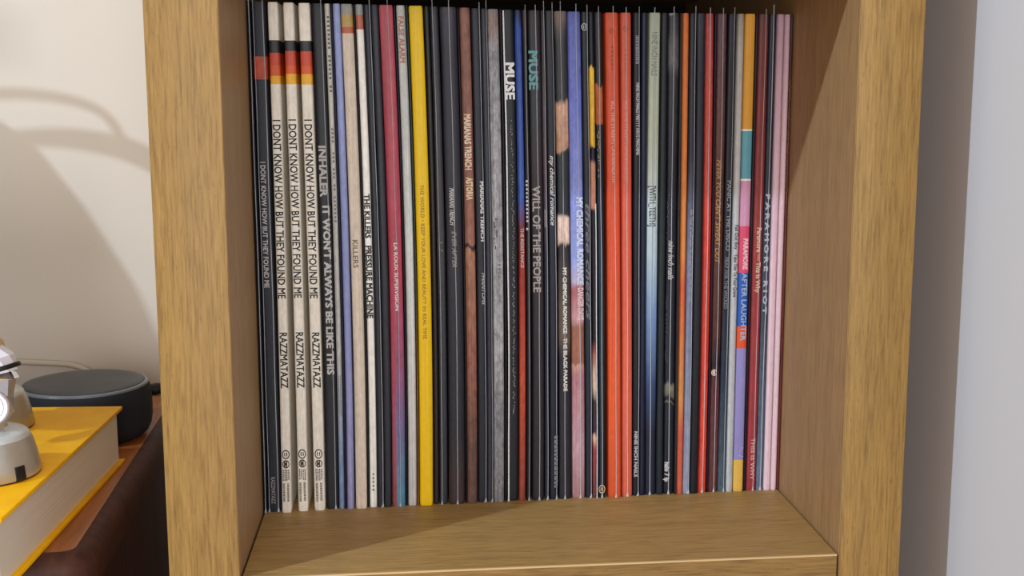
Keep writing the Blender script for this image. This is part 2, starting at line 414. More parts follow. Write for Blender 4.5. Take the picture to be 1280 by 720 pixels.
    (192.59, 191.24, 188.28, 7.99, 113.9, 0.21, 308.8, 'l', [(1, '7A6A5E'), (0.944, '2D2F33'), (0.827, '2C2D31'), (0.818, 'C39A7E'), (0.727, 'B5886E'), (0.721, '22272E'), (0.598, '1F2129'), (0.589, 'D9BFB0'), (0.541, 'D0B4A4'), (0.533, '1F1A1F'), (0.348, '5A4C40'), (0.298, '221F26')], [('MY CHEMICAL ROMANCE', 0.489, 0.353, 0.55, 2.33, 'E0DCD8', 'b'), ('THE BLACK PARADE', 0.343, 0.232, 0.55, 2.33, 'D9D2C8', 'b')], [0.5], 0.25, 0.25, 'black record with patches of pale skin-toned print'),
    (201.45, 199.69, 196.53, 8.36, 114.1, 0.29, 308.5, 'l', [(1, '525CA2'), (0.82, '6470BC'), (0.497, '8E9AD4'), (0.461, 'B0A4C0'), (0.444, 'A05A60'), (0.381, 'B88A90'), (0.366, '8E5A48'), (0.289, '94604C'), (0.284, 'C89488'), (0.263, 'A87278'), (0.11, 'B48E98'), (0, '9A6E70')], [('MY CHEMICAL ROMANCE', 0.632, 0.454, 0.74, 3.85, 'D2D6EA', 'b'), ('DANGER DAYS', 0.447, 0.381, 0.74, 3.55, 'DCC0C0', 'b')], [0.66], 0.2, 0.2, 'lavender blue record turning dusty pink below'),
    (208.13, 206.28, 202.96, 4.36, 114.3, 0.34, 308.3, 'c', [(1, '1F222C')], [('@ring', 0.978, 0.964, 0.3, 4.06, 'B9B9B9', ''), ('three cheers', 0.619, 0.381, 0.6, 3.05, '6E6E74', 'i')], [0.95], 0.25, 0.35, 'charcoal record with a small pale ring near its top'),
    (212.26, 210.36, 207.02, 3.35, 114.4, 0.38, 308.2, 'l', [(1, '1A1E27'), (0.893, '1A1E27'), (0.89, 'D9AE3A'), (0.739, 'D9AE3A'), (0.736, '1A151D'), (0.708, '2A1F3E'), (0.699, 'C28A6E'), (0.615, 'B87A66'), (0.608, '171218'), (0.333, '171218'), (0.313, '8E4A42'), (0.245, 'C7AE98'), (0.211, '362C2C'), (0.143, '361F36'), (0.134, 'C9A48E'), (0.108, '8A3A3E'), (0.004, '6A3438')], [], ['R'], 0.25, 0.35, 'narrow record with a yellow stripe and patchwork colours'),
    (216.65, 214.69, 211.44, 4.88, 114.5, 0.42, 308.0, 'l', [(1, '1F242E'), (0.931, '2A2229'), (0.858, '1F1F26'), (0.857, 'B0603C'), (0.781, 'A85A3A'), (0.779, '1C1F26'), (0.66, '0E1E31'), (0.347, '16272F'), (0.003, '151F29')], [('@scrawl', 0.766, 0.673, 0.35, 3.05, '9A8A4A', ''), ('@ring', 0.028, 0.009, 0.2, 4.58, 'C9AE86', '')], [0.55], 0.25, 0.35, 'dark teal record with a small orange block above gold script'),
    (224.81, 222.74, 219.65, 8.4, 113.7, 0.49, 307.7, 'l', [(1, 'C24C2C'), (0.628, 'CE4C2C'), (0.211, 'D4542A'), (0.003, 'CA502A')], [('@ring', 0.97, 0.958, 0.5, 3.05, '8E3324', ''), ('@dots', 0.935, 0.884, 0.5, 1.53, '9A3A28', ''), ('ALL THE STREETS UNDERNEATH', 0.827, 0.664, 0.5, 1.83, 'E2A48C', 'n')], [0.62], 0.1, 0.2, 'left one of the two orange-red records'),
    (233.22, 231.15, 228.64, 6.83, 113.9, 0.56, 307.7, 'l', [(1, 'C05238'), (0.628, 'CE5640'), (0.21, 'D46048'), (0.002, 'CA5E48')], [('@ring', 0.974, 0.963, 0.5, 3.06, '8E3E2E', ''), ('@dots', 0.938, 0.884, 0.5, 1.53, 'A04A38', ''), ('ALL THE STREETS UNDERNEATH', 0.827, 0.663, 0.5, 1.63, 'DC9C88', 'n')], [0.55], 0.1, 0.2, 'right one of the two orange-red records'),
    (238.9, 237.48, 235.42, 4.4, 115.1, 0.62, 307.7, 'c', [(1, '191922')], [('@bars', 0.955, 0.9, 0.6, 2.04, '8E8A92', ''), ('NINE INCH NAILS PRETTY HATE MACHINE', 0.862, 0.718, 0.7, 2.04, 'B9B4BA', 'b'), ('NINE INCH NAILS', 0.14, 0.042, 0.5, 2.04, 'B9B4BE', 'b')], [0.95], 0.25, 0.35, 'black record with small white capitals, right of the orange-red pair'),
    (243.14, 241.82, 240.47, 3.94, 115.2, 0.65, 307.7, 'l', [(1, '191C31'), (0.708, '161F36'), (0.104, '1A1C31')], [], [], 0.25, 0.35, 'narrow navy record left of the pale green one'),
    (248.76, 247.61, 247.17, 7.17, 115.3, 0.7, 307.7, 'l', [(1, '9DA692'), (0.74, 'A9B09E'), (0.643, 'B4C2C0'), (0.511, 'A8BCC8'), (0.377, '6E88B4'), (0.242, '34466E'), (0.138, '1B1E33')], [('NINE INCH NAILS', 0.962, 0.876, 0.5, 3.59, '7C8672', 'n'), ('[WITH_TEETH]', 0.654, 0.572, 0.5, 4.1, '3E4A50', 'n')], [0.45], 0.08, 0.2, 'pale sage record fading through blue to black'),
    (254.78, 253.8, 253.18, 4.72, 115.5, 0.76, 307.5, 'l', [(1, '171B24'), (0.544, '1D2628'), (0, '1F222C')], [], [], 0.25, 0.35, 'dark green record right of the pale sage one'),
    (260.7, 259.89, 259.11, 6.99, 115.7, 0.81, 307.4, 'l', [(1, '222229'), (1, '77767A'), (0.903, '5C5A5C'), (0.876, '2A2C33'), (0.707, '191927'), (0.24, '161926'), (0.237, '7A7668'), (0.216, '6A6658'), (0.213, '191B26'), (0.201, '191B26'), (0.199, '6A685E'), (0.197, '191B27')], [('nine inch nails', 0.542, 0.46, 0.5, 3.6, 'C9C4C4', 'i'), ('@scrawl', 0.637, 0.544, 0.2, 2.06, '5A5A66', ''), ('@scrawl', 0.427, 0.283, 0.1, 1.54, '6A6A74', ''), ('halo 7 lp', 0.07, 0.028, 0.35, 3.08, 'CFCBD0', 'b')], [0.5], 0.35, 0.3, 'black record with white script and a pale smudge at the top'),
    (265.09, 264.39, 263.5, 1.65, 115.8, 0.85, 307.3, 'c', [(1, '2A2726')], [], [], 0.25, 0.35, 'very thin brown record left of the slim orange one'),
    (268.05, 267.54, 266.46, 4.12, 115.9, 0.88, 307.3, 'l', [(1, 'C8682E'), (0.51, 'D08040'), (0.443, 'C85A38'), (0.205, 'D89050'), (0.136, 'CC6048')], [], [], 0.12, 0.25, 'slim orange record, narrower than the orange-red pair'),
    (272.34, 272.0, 270.76, 4.33, 116.0, 0.92, 307.2, 'l', [(1, '20222C'), (0.707, '2A2D39'), (0.493, '6E7490'), (0, '8A8EA4')], [('@lines', 0.606, 0.409, 0.8, 2.06, '9A9AA2', '')], [0.9], 0.2, 0.3, 'bluish grey record right of the slim orange one'),
    (277.36, 277.18, 275.84, 5.57, 116.1, 0.96, 307.1, 'l', [(1, '2A2C34'), (0.9, '1F2029'), (0.029, '16171F')], [], [], 0.25, 0.35, 'black record left of the bright red one'),
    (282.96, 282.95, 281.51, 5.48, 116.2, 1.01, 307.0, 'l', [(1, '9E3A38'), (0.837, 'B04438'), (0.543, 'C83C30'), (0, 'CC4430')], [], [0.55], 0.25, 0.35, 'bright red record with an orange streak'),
    (286.44, 286.44, 285.34, 1.34, 116.3, 1.05, 306.9, 'c', [(1, '1A1329')], [], [], 0.25, 0.35, 'very thin dark purple record right of the bright red one'),
    (290.31, 290.31, 289.58, 6.26, 116.4, 1.08, 306.9, 'l', [(1, '5E4044'), (0.804, '5A3A38'), (0.674, '5A2E24'), (0.34, '502A26'), (0.275, '1F151A'), (0.237, '5A2C34'), (0, '5A3230')], [("FEVER YOU CAN'T SWEAT OUT", 0.707, 0.492, 0.42, 3.11, 'B08A50', 'i'), ('@disc', 0.268, 0.254, 0.2, 3.62, 'E0C8B8', '')], [0.6], 0.3, 0.3, 'maroon record with gold script in its upper half'),
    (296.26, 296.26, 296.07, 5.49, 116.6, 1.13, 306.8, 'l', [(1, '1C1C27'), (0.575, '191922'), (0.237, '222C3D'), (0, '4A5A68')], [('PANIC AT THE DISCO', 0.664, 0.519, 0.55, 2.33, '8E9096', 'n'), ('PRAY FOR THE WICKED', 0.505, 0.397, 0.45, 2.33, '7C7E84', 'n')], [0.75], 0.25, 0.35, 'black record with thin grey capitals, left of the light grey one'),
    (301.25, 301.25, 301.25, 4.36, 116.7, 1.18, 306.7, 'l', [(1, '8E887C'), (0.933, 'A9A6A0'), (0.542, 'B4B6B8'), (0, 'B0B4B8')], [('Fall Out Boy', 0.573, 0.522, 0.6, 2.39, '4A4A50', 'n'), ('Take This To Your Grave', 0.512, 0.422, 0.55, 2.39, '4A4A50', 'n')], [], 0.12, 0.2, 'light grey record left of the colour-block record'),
    (306.93, 306.93, 306.93, 6.85, 115.9, 1.23, 306.6, 'c', [(1, 'CF9432'), (0.768, 'E2DED0'), (0.765, '5C98A8'), (0.665, 'E8E4DC'), (0.662, 'C890AE'), (0.57, 'D04A6A'), (0.472, '2A58AE'), (0.356, 'D8542A'), (0.31, '8C86BE'), (0.07, 'D8AE52')], [('PARAMORE', 0.544, 0.48, 0.62, 2.91, 'E8C8D0', 'b'), ('AFTER LAUGHTER', 0.472, 0.329, 0.6, 3.43, 'A8B8D4', 'n'), ('@scrawl', 0.097, 0.074, 0.7, 3.11, 'C9C4DC', '')], [], 0.06, 0.1, 'colour-block record banded ochre, teal, pink, blue, orange and lilac'),
    (311.46, 311.46, 311.46, 2.08, 117.0, 1.27, 306.6, 'c', [(1, '1A1522')], [], [], 0.25, 0.35, 'thin black record right of the colour-block one'),
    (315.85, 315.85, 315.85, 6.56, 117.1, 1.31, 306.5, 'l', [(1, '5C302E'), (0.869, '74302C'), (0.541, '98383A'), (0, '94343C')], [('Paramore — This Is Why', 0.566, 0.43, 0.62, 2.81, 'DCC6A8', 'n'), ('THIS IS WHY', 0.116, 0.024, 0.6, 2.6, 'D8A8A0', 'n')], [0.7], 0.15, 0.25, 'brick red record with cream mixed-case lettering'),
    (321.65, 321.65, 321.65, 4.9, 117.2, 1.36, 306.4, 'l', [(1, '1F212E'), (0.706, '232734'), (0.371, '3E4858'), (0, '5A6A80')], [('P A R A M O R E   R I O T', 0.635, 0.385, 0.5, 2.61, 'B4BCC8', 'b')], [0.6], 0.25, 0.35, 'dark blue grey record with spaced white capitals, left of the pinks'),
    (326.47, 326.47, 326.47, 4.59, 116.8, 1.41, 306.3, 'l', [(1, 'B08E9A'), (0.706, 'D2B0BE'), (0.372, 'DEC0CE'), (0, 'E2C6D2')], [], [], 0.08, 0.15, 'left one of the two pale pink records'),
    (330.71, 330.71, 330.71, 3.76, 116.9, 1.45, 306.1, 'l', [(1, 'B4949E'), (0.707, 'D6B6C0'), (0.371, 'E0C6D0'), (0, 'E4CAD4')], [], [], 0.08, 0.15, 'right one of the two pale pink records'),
    (333.68, 333.68, 333.68, 2.04, 117.5, 1.47, 305.9, 'l', [(1, '362121'), (0.541, '6A3434'), (0, '6A2C38')], [('@scrawl', 0.87, 0.616, 0.5, 1.57, 'A8783C', '')], [], 0.25, 0.35, 'thin maroon record against the right side panel, rightmost of all'),
]

# ------------------------------------------------------------------ records
def spine_material(k, mode, stops, nz, streak, split=None):
    mt, nt, b = base_mat('record_sleeve_print', stops[0][1], 0.48, spec=0.26)
    tc = nt.nodes.new('ShaderNodeTexCoord')
    sp = nt.nodes.new('ShaderNodeSeparateXYZ')
    link(nt, tc.outputs['Generated'], sp.inputs[0])
    st = sorted([(p, lin(c)) for p, c in stops], key=lambda q: q[0])
    if mode == 'c':
        # listed stops run from the top down: each colour holds below its own height
        pts, desc = [], sorted([(p, lin(c)) for p, c in stops], key=lambda q: -q[0])
        for i, (p, c) in enumerate(desc):
            low = desc[i + 1][0] if i + 1 < len(desc) else 0.0
            pts.append((low, c))
        st = sorted(pts, key=lambda q: q[0])
    off = (k * 1.7, k * 0.9, k * 2.3)
    zc = sp.outputs['Z']
    if mode == 'l':                                   # printed edges wander a little
        wv = nt.nodes.new('ShaderNodeMath'); wv.operation = 'MULTIPLY_ADD'
        link(nt, noise(nt, (300, 300, 90), 2, 0.5, offset=off), wv.inputs[0])
        wv.inputs[1].default_value = 0.03
        wv.inputs[2].default_value = -0.015
        ad = nt.nodes.new('ShaderNodeMath'); ad.operation = 'ADD'
        link(nt, wv.outputs[0], ad.inputs[0]); link(nt, zc, ad.inputs[1])
        zc = ad.outputs[0]
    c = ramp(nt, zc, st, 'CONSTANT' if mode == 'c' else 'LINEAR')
    if split:                                         # a second colour along the right part of the spine
        u, st2 = split
        c2 = ramp(nt, zc, sorted([(p, lin(q)) for p, q in st2], key=lambda q: q[0]))
        gt = nt.nodes.new('ShaderNodeMath'); gt.operation = 'GREATER_THAN'
        link(nt, sp.outputs['X'], gt.inputs[0]); gt.inputs[1].default_value = u
        c = mix(nt, c, c2, gt.outputs[0])
    s1 = ramp(nt, noise(nt, (1100, 60, 6), 3, 0.6, offset=off), [(0.3, g(1 - streak)), (0.7, g(1 + streak))])
    s2 = ramp(nt, noise(nt, (420, 420, 160), 4, 0.7, offset=off), [(0.32, g(1 - nz)), (0.68, g(1 + nz))])
    c = mix(nt, c, s1, 1.0, 'MULTIPLY')
    c = mix(nt, c, s2, 1.0, 'MULTIPLY')
    link(nt, c, b.inputs['Base Color'])
    bump(nt, b, noise(nt, (500, 500, 40), 2, offset=off), 0.15, 0.0003)
    return mt


def text_verts(body, style):
    cu = bpy.data.curves.new('lettering', 'FONT')
    cu.body = body
    cu.size = 1.0
    cu.resolution_u = 2
    if style == 'i': cu.shear = 0.35
    o = bpy.data.objects.new('lettering', cu)
    COL.objects.link(o)
    dg = bpy.context.evaluated_depsgraph_get()
    me = bpy.data.meshes.new_from_object(o.evaluated_get(dg))
    vs_ = [v.co.copy() for v in me.vertices]
    fs = [tuple(p.vertices) for p in me.polygons]
    bpy.data.objects.remove(o)
    bpy.data.curves.remove(cu)
    bpy.data.meshes.remove(me)
    x0 = min(v.x for v in vs_); x1 = max(v.x for v in vs_)
    cap = 0.72
    # a second and third impression, shifted by a hair, give the heavier weights
    d = {'b': 0.035, 'n': 0.018, 'i': 0.012}.get(style, 0.0)
    out, faces = [], []
    for sx, sy in ((-d, -d), (d, -d), (-d, d), (d, d)):
        n0 = len(out)
        out += [((v.x + sx - x0) / (x1 - x0), (v.y + sy) / cap, n0 / len(vs_)) for v in vs_]
        faces += [tuple(i + n0 for i in f) for f in fs]
    return out, faces


def quads_from_rects(rects):
    vs_, fs = [], []
    for a0, a1, b0, b1 in rects:
        n = len(vs_)
        vs_ += [(a0, b0), (a1, b0), (a1, b1), (a0, b1)]
        fs.append((n, n + 1, n + 2, n + 3))
    return vs_, fs


def mark_verts(kind, rnd, ratio):
    """flat print in unit box: a runs down the spine, b across (0..1); ratio = length / width"""
    if kind == '@ring' or kind == '@disc':
        n, vs_, fs = 20, [], []
        for k in range(n):
            t = 2 * math.pi * k / n
            vs_ += [(0.5 + 0.5 * math.cos(t), 0.5 + 0.5 * math.sin(t)), (0.5 + 0.38 * math.cos(t), 0.5 + 0.38 * math.sin(t))]
        for k in range(n):
            a, b_, c_, d_ = 2 * k, 2 * k + 1, 2 * ((k + 1) % n), 2 * ((k + 1) % n) + 1
            fs.append((a, c_, d_, b_))
        rects = [(0.3, 0.7, 0.30, 0.42), (0.3, 0.7, 0.58, 0.70)] if kind == '@ring' else [(0.12, 0.88, 0.22, 0.40), (0.12, 0.88, 0.5, 0.68), (0.35, 0.65, 0.4, 0.5)]
        v2, f2 = quads_from_rects(rects)
        n0 = len(vs_)
        return vs_ + v2, fs + [tuple(i + n0 for i in f) for f in f2]
    rects = []
    if kind == '@block':
        for r in range(4):
            a = 0.0
            while a < 0.95:
                w = 0.06 + 0.12 * rnd.random()
                rects.append((a, min(1, a + w), r * 0.26, r * 0.26 + 0.17))
                a += w + 0.05
    elif kind == '@lines':
        for r in range(2):
            a = 0.0
            while a < 0.95:
                w = 0.03 + 0.05 * rnd.random()
                rects.append((a, min(1, a + w), r * 0.6, r * 0.6 + 0.3))
                a += w + 0.02
    elif kind == '@bars':
        a = 0.0
        while a < 0.97:
            w = 0.02 + 0.04 * rnd.random()
            rects.append((a, a + w, 0.0, 1.0))
            a += w + 0.025
    elif kind == '@dots':
        n = max(4, int(ratio / 1.6))
        for k in range(n):
            if rnd.random() < 0.14: continue
            a = k / n
            rects.append((a, a + 0.55 / n, 0.1 + 0.1 * rnd.random(), 0.85 + 0.15 * rnd.random()))
    elif kind == '@scrawl':
        n = max(6, int(ratio * 1.8))
        for k in range(n):
            if rnd.random() < 0.2: continue
            a = k / n
            b0 = rnd.random() * 0.6
            if rnd.random() < 0.5: rects.append((a, a + 0.9 / n, b0, b0 + 0.16))
            else: rects.append((a, a + 0.3 / n, b0, b0 + 0.2 + 0.3 * rnd.random()))
    return quads_from_rects(rects)


DEPTH = 313.0
SPLIT = {14: (0.52, [(1.0, 'A44A54'), (0.47, 'A23C4E'), (0.30, '8A4A66'), (0.16, '66608A'), (0.03, '4A7E98')])}
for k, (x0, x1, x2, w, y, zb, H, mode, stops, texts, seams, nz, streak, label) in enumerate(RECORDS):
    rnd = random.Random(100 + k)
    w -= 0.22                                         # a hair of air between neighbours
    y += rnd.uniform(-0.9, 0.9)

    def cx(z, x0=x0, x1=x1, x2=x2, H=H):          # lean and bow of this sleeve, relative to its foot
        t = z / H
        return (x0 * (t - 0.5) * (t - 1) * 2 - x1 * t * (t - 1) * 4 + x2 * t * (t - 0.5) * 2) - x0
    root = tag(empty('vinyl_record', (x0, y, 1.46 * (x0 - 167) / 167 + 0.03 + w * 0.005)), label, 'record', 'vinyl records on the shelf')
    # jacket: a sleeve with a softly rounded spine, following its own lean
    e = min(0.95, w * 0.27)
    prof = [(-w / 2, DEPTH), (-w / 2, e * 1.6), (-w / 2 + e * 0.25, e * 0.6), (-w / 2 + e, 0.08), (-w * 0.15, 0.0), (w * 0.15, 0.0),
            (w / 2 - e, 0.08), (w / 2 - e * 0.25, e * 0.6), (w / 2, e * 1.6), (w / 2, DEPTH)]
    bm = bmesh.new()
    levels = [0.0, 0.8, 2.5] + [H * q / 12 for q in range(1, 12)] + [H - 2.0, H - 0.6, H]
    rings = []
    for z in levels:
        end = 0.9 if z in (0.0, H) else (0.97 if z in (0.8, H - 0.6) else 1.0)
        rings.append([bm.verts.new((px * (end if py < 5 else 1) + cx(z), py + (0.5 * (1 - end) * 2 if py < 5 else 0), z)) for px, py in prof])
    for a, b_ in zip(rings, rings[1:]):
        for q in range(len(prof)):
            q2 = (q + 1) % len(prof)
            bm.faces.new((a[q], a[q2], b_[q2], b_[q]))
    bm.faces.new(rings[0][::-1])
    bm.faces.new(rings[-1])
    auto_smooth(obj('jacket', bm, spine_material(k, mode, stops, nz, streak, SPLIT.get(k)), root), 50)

    # lettering and marks printed on the spine
    for s, ta, tb, u, hmm, hexcol, sty in texts:
        za, zb2 = ta * H, tb * H
        bc = (u - 0.5) * w
        hh = min(hmm, w * 0.92)
        bc = max(-w / 2 + hh / 2 + w * 0.03, min(w / 2 - hh / 2 - w * 0.03, bc))
        if s.startswith('@'):
            vs_, fs = mark_verts(s, rnd, abs(za - zb2) / hh)
        else:
            vs_, fs = text_verts(s, sty)
        bm = bmesh.new()
        bv = []
        for a, b_, *lay in vs_:
            z = za + (zb2 - za) * a
            bv.append(bm.verts.new((bc + (b_ - 0.5) * hh + cx(z), -0.10 - 0.035 * (lay[0] if lay else 0), z)))
        for f in fs:
            if len(set(f)) > 2:
                try: bm.faces.new([bv[i] for i in f])
                except ValueError: pass
        for f in bm.faces:
            f.normal_update()
        obj('spine_mark' if s.startswith('@') else 'spine_title', bm, ink(hexcol), root)

    # folded edge of the clear plastic outer sleeve, standing a little above the jacket
    for u in seams:
        bm = bmesh.new()
        if u in ('L', 'R'):
            sx, sw, top = ((-w / 2 + 0.25) if u == 'L' else (w / 2 - 0.25)), (0.85 if u == 'L' else 0.5), (H - 0.5 if u == 'L' else H * 0.62)
        else:
            sx, sw, top = (u - 0.5) * w, 0.36 + 0.16 * rnd.random(), H + 3.0 + 3.0 * rnd.random()
        sx = max(-w / 2 + sw, min(w / 2 - sw, sx))
        zs = [0.15, 1.2, 3.0] + [top * q / 14 for q in range(1, 15)]
        prev = None
        for z in zs:
            ww = sw * ((3.6 if z < 0.5 else 2.2 if z < 2 else 1.0) if u not in ('L', 'R') else (1.6 if z < 1 else 1.0))
            wob = 0.12 * math.sin(z * 0.05 + k) * min(1, z / 30)
            yo = (-1.5 if z < 0.5 else -0.42) if u not in ('L', 'R') else -1.1
            zz = min(z, H)
            wob = max(-w / 2 - sx + ww / 2, min(w / 2 - sx - ww / 2, wob)) if ww < w else 0
            c0 = sx + wob + cx(zz)
            if u in ('L', 'R'): sec = [(-ww / 2, -0.02), (-ww / 2, -0.7), (ww / 2, -0.7), (ww / 2, -0.02)]
            else: sec = [(-ww / 2, -0.05), (0, yo), (ww / 2, -0.05), (0, 0.25)]
            ring = [bm.verts.new((c0 + dx, dy, z)) for dx, dy in sec]
            if prev:
                for q in range(4):
                    bm.faces.new((prev[q], prev[(q + 1) % 4], ring[(q + 1) % 4], ring[q]))
            else:
                bm.faces.new(ring[::-1])
            prev = ring
        bm.faces.new(prev)
        if u in ('L', 'R'): obj('pale_edge', bm, ink('DCDCE0'), root)
        else: obj('sleeve_edge', bm, SLEEVE, root)

# ------------------------------------------------------------------ side table on the left
table = tag(empty('side_table', (-450, 240, Z_FLOOR)), 'brown wooden side table with a rounded edge, left of the shelf unit', 'table')


def offset_poly(corners, off, rad, n=6):
    """convex polygon (counter clockwise) pushed outwards by off, corners rounded by rad + off"""
    P = [Vector((c[0], c[1])) for c in corners]
    out = []
    N = len(P)
    for i in range(N):
        d0 = (P[i] - P[i - 1]).normalized()
        d1 = (P[(i + 1) % N] - P[i]).normalized()
        n0, n1 = Vector((d0.y, -d0.x)), Vector((d1.y, -d1.x))
        half = math.acos(max(-1, min(1, d0.dot(d1)))) / 2
        bis = (n0 + n1).normalized()
        c = P[i] - bis * (rad / math.cos(half))
        a0, a1 = math.atan2(n0.y, n0.x), math.atan2(n1.y, n1.x)
        if a1 < a0: a1 += 2 * math.pi
        for k in range(n + 1):
            t = a0 + (a1 - a0) * k / n
            out.append(c + (rad + off) * Vector((math.cos(t), math.sin(t))))
    return out


def poly_stack(corners, steps, rad):
    bm = bmesh.new()
    rings = [[bm.verts.new((p.x + 450, p.y - 240, z - Z_FLOOR)) for p in offset_poly(corners, off, rad)] for off, z in steps]
    for a, b_ in zip(rings, rings[1:]):
        for k in range(len(a)):
            bm.faces.new((a[k], a[(k + 1) % len(a)], b_[(k + 1) % len(a)], b_[k]))
    bm.faces.new(rings[0][::-1])
    bm.faces.new(rings[-1])
    return bm


TC = [(-760, 20), (-100.2, 46), (-113.0, 424), (-760, 402)]
edge = [(0.2, -27), (10, -24)] + [(11 * math.cos(t), -11 + 11 * math.sin(t)) for t in [math.pi / 2 * q / 6 for q in range(0, 7)]]
auto_smooth(obj('edge_moulding', poly_stack(TC, edge + [(0.2, -0.1), (-1.5, -0.6)], 9), TABLE_SHADED, table), 40)
auto_smooth(obj('table_top', poly_stack(TC, [(-0.4, -20), (-0.4, -0.15), (-0.8, 0.0)], 9), TABLE_TOP, table), 40)
auto_smooth(obj('cabinet_body', poly_stack(TC, [(4, Z_FLOOR), (4, -27)], 9), TABLE_SHADED, table), 40)

# ------------------------------------------------------------------ yellow book
BK = empty('hardcover_book', (-119.5, -14, 0.15), -math.radians(2.2))
tag(BK, 'thick yellow hardcover book lying flat on the side table', 'book')
BW, BL, BH = 165.0, 237.0, 41.0
auto_smooth(obj('front_cover', box(-BW, 0, 0, BL, BH - 2.6, BH, 0.5), YELLOW_COVER, BK), 50)
auto_smooth(obj('back_cover', box(-BW, 0, 0, BL, 0, 2.6, 0.5), YELLOW_COVER, BK), 50)
bm = bmesh.new()
pts = [(-BW, 0.6), (-BW - 2.6, 3.0), (-BW - 4.2, BH / 2), (-BW - 2.6, BH - 3.0), (-BW, BH - 0.6), (-BW + 2.4, BH - 2.6), (-BW + 2.4, 2.6)]
r0 = [bm.verts.new((x, 0, z)) for x, z in pts]
r1 = [bm.verts.new((x, BL, z)) for x, z in pts]
for k in range(len(pts)):
    bm.faces.new((r0[k], r0[(k + 1) % len(pts)], r1[(k + 1) % len(pts)], r1[k]))
bm.faces.new(r0[::-1]); bm.faces.new(r1)
auto_smooth(obj('book_spine', bm, YELLOW_COVER, BK), 50)
obj('page_block', box(-BW + 2.4, -3.6, 3.4, BL - 3.4, 2.6, BH - 2.6), PAGES, BK)

# ------------------------------------------------------------------ round speaker
SP = tag(empty('smart_speaker', (-155.5, 296, 0.2)), 'round black puck-shaped speaker on the table behind the yellow book', 'speaker')
auto_smooth(obj('speaker_body', lathe([(0, 0), (38, 0), (42, 1.0), (46, 4), (48.4, 9), (49.4, 15), (49.6, 25), (49.3, 33), (48.3, 38.0), (47.2, 40.2), (0, 40.2)], 72), SPEAKER_BODY, SP), 60)
auto_smooth(obj('light_ring', lathe([(44.6, 40.2), (47.2, 40.2), (47.4, 40.9), (46.6, 41.9), (44.6, 42.1), (44.6, 40.2)], 72), SPEAKER_RING, SP), 60)
auto_smooth(obj('top_plate', lathe([(0, 40.2), (44.4, 40.2), (44.4, 42.0), (43.6, 42.6), (36, 43.6), (0, 44.2)], 72), SPEAKER_TOP, SP), 60)
for q in range(4):
    t = math.pi / 2 * q + 0.5
    auto_smooth(obj('button', lathe([(0, 43.0), (5.0, 43.0), (5.0, 43.25), (4.4, 43.4), (0, 43.45)], 24, center=(22 * math.cos(t), 22 * math.sin(t), 0)), SPEAKER_TOP, SP), 40)
    obj('button_icon', lathe([(0, 43.44), (1.3, 43.44), (1.3, 43.5), (0, 43.5)], 12, center=(22 * math.cos(t), 22 * math.sin(t), 0)), SPEAKER_ICON, SP)
auto_smooth(obj('power_plug', tube([(41, 25, 29), (45.5, 27.5, 29), (47, 28.3, 29), (55, 32.5, 29), (56, 33.2, 29)], [4.4, 4.6, 4.9, 4.2, 2.4]), BLACK_RUBBER, SP), 60)
auto_smooth(obj('power_cord', tube(curve_pts([(55, 32.6, 29), (66, 39, 25), (73, 45, 12), (75, 49, -10), (75, 52, -60), (76, 56, -160), (74, 60, -300)]), 1.9), BLACK_RUBBER, SP), 60)

# pale cable along the wall behind the speaker
auto_smooth(tag(obj('charging_cable', tube(curve_pts([(-420, 436, 40), (-330, 436, 35), (-244, 436, 29.5), (-196, 435, 24.5), (-180, 428, 9), (-188, 414, 2.8), (-215, 402, 2.6)]), 2.6), WHITE_CABLE),
    'pale cream cable running along the back wall behind the speaker', 'cable'), 60)

# ------------------------------------------------------------------ toy robot standing on the book
RB = tag(empty('toy_robot', (-170, 110, BH)), 'shiny silver toy robot with dome feet standing on the yellow book', 'toy')
RO = Vector((-170, 110, BH))
RB.location.z += 0.3 * S


def rb(name, bm, mat, parent=RB, ang=40):
    for v in bm.verts: v.co -= RO
    o = obj(name, bm, mat, parent)
    auto_smooth(o, ang)
    return o


FOOT = [(0, 0.8), (29.2, 0.8), (29.8, 2.2), (28.2, 11), (26.2, 19), (24.6, 22.4), (0, 22.4)]
FTOP = [(0, 22.4), (24.4, 22.4), (24.0, 24.0), (22.0, 25.6), (17, 26.6), (8, 27.2), (0, 27.2)]
for fx, fy, na in ((-152, 66, -0.62), (-187, 172, -0.62)):
    f = rb('foot', lathe(FOOT, 56, center=(fx, fy, BH)), SILVER)
    rb('foot_cap', lathe(FTOP, 56, center=(fx, fy, BH)), SILVER_PALE, f)
    rb('sole', lathe([(0, 0), (29.0, 0), (29.4, 0.8), (0, 0.8)], 56, center=(fx, fy, BH)), RED_LINE, f)
    bm = box(-3.1, 3.1, -1.2, 1.2, 1.0, 9.0, 0.3)
    M = Matrix.Translation((fx, fy, BH)) @ Matrix.Rotation(na + math.pi / 2, 4, 'Z') @ Matrix.Translation((0, -29.5, 0)) @ Matrix.Rotation(-0.15, 4, 'X')
    for v in bm.verts: v.co = M @ v.co
    if fy < 100: rb('socket', bm, BLACK_GLOSS, f)
    else: bm.free()


def ring_bm(center, R, r, normal, n=32, mm=10):
    bm = bmesh.new()
    q = Vector((0, 0, 1)).rotation_difference(Vector(normal).normalized())
    rings = []
    for i in range(n):
        t = 2 * math.pi * i / n
        rings.append([bm.verts.new(Vector(center) + q @ Vector(((R + r * math.cos(2 * math.pi * k / mm)) * math.cos(t), (R + r * math.cos(2 * math.pi * k / mm)) * math.sin(t), r * 1.5 * math.sin(2 * math.pi * k / mm)))) for k in range(mm)])
    for i in range(n):
        for k in range(mm):
            bm.faces.new((rings[i][k], rings[i][(k + 1) % mm], rings[(i + 1) % n][(k + 1) % mm], rings[(i + 1) % n][k]))
    return bm


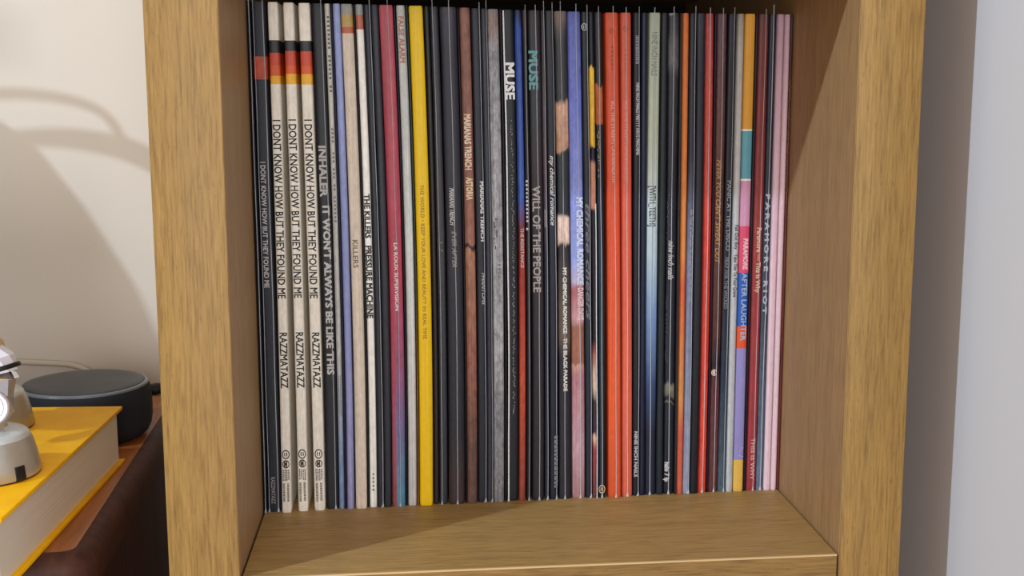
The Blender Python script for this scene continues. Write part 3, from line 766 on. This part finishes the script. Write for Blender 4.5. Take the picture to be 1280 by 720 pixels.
for lx, ly in ((-149.5, 70), (-205, 168)):
    # leg: ankle, faceted shin, strap at the knee, thigh leaning back to the hip
    z0 = BH + 27
    lg = rb('leg', tube([(lx, ly, z0 - 1), (lx + 0.5, ly, z0 + 5), (lx + 3, ly, z0 + 12), (lx + 4.5, ly, z0 + 20), (lx + 4.0, ly, z0 + 30), (lx + 5.0, ly, z0 + 33)], [9.5, 8.0, 11.0, 9.0, 12.0, 12.8], 9), CHROME, RB, 20)
    rb('ankle_ring', ring_bm((lx + 4.0, ly - 11.0, z0 + 14), 8.4, 1.9, (0.25, -1, 0.15)), WHITE_GLOSS, lg)
    rb('ankle_disc', tube([(lx + 3.5, ly - 6, z0 + 13.4), (lx + 4.0, ly - 11.5, z0 + 14.2)], 6.6, 24), CHROME, lg)
    rb('strap', ring_bm((lx + 5, ly, z0 + 34), 12.9, 0.95, (-0.28, 0.1, 1)), BLACK_GLOSS, lg)
    rb('thigh', tube([(lx + 5, ly, z0 + 33), (lx + 4, ly, z0 + 40), (lx + 1.5, ly + 1, z0 + 44.5)], [12.2, 11.6, 8.5], 10), WHITE_GLOSS, lg, 20)
    rb('knee_plate', box(lx - 8.5, lx - 0.5, ly - 13.4, ly - 8.0, z0 + 37, z0 + 43.5, 0.8), BLUE_DARK, lg)
    rb('hip_cover', lathe([(0, -4), (9, -3.4), (12.5, 0), (11.5, 4), (7, 7.4), (0, 8.6)], 28, center=(lx - 3.0, ly + 2, z0 + 46.5)), TAN_PLASTIC, lg)
rb('body', lathe([(0, -30), (16, -29), (27, -20), (33, -4), (34, 14), (31, 34), (22, 46), (9, 52), (0, 53)], 40, center=(-212, 126, BH + 98)), WHITE_GLOSS)
rb('pelvis', lathe([(0, -12), (14, -11), (20, -3), (20, 5), (14, 10), (0, 12)], 28, center=(-200, 124, BH + 76)), SILVER)
hd = rb('head', lathe([(0, 0), (17, 0), (21, 6), (22, 17), (18, 28), (9, 34), (0, 35.5)], 36, center=(-212, 126, BH + 150)), CHROME)
rb('visor', lathe([(20.6, 11), (23, 11.6), (23, 18.6), (20.6, 19.2), (20.6, 11)], 36, center=(-212, 126, BH + 150)), BLACK_GLOSS, hd)
for s in (-1, 1):
    ar = rb('arm', tube([(-212 + s * 2, 126 + s * 33, BH + 136), (-214, 126 + s * 46, BH + 126), (-212, 126 + s * 47, BH + 100), (-206, 126 + s * 44, BH + 84)], [8, 8.5, 7, 6], 12), CHROME, RB, 30)
    rb('hand', tube([(-206, 126 + s * 44, BH + 84), (-203, 126 + s * 43, BH + 76), (-201, 126 + s * 42, BH + 69)], [6.5, 8, 5], 12), BLACK_GLOSS, ar)

# ------------------------------------------------------------------ made-up shadow caster beyond the left edge, shaped for the curved wall shadows
CASTER = tag(empty('shadow_caster', (-400, 310, 0)), 'unseen rounded shape added at the left end of the table to cast wall shadows', 'shadow caster')
auto_smooth(obj('caster_body', lathe([(0, 0), (105, 0), (110, 6), (111, 90), (110, 165), (102, 217), (86, 268), (63, 312), (49, 332), (44, 340), (40, 340), (46, 328), (60, 310), (80, 275), (80, 20), (0, 20)], 64), GALV, CASTER), 40)
auto_smooth(obj('caster_arc', tube(curve_pts([(-60, 0, 330), (-48, 0, 362), (10, 0, 377), (60, 0, 376), (95, 0, 366), (110, 0, 350), (110, 0, 336)]), 3.6), GALV, CASTER), 60)
auto_smooth(obj('caster_band', tube(curve_pts([(36, 0, 344), (75, 0, 343), (115, 0, 335), (148, 0, 319), (168, 0, 307)]), [4.5 + 0.22 * q for q in range(33)]), GALV, CASTER), 60)
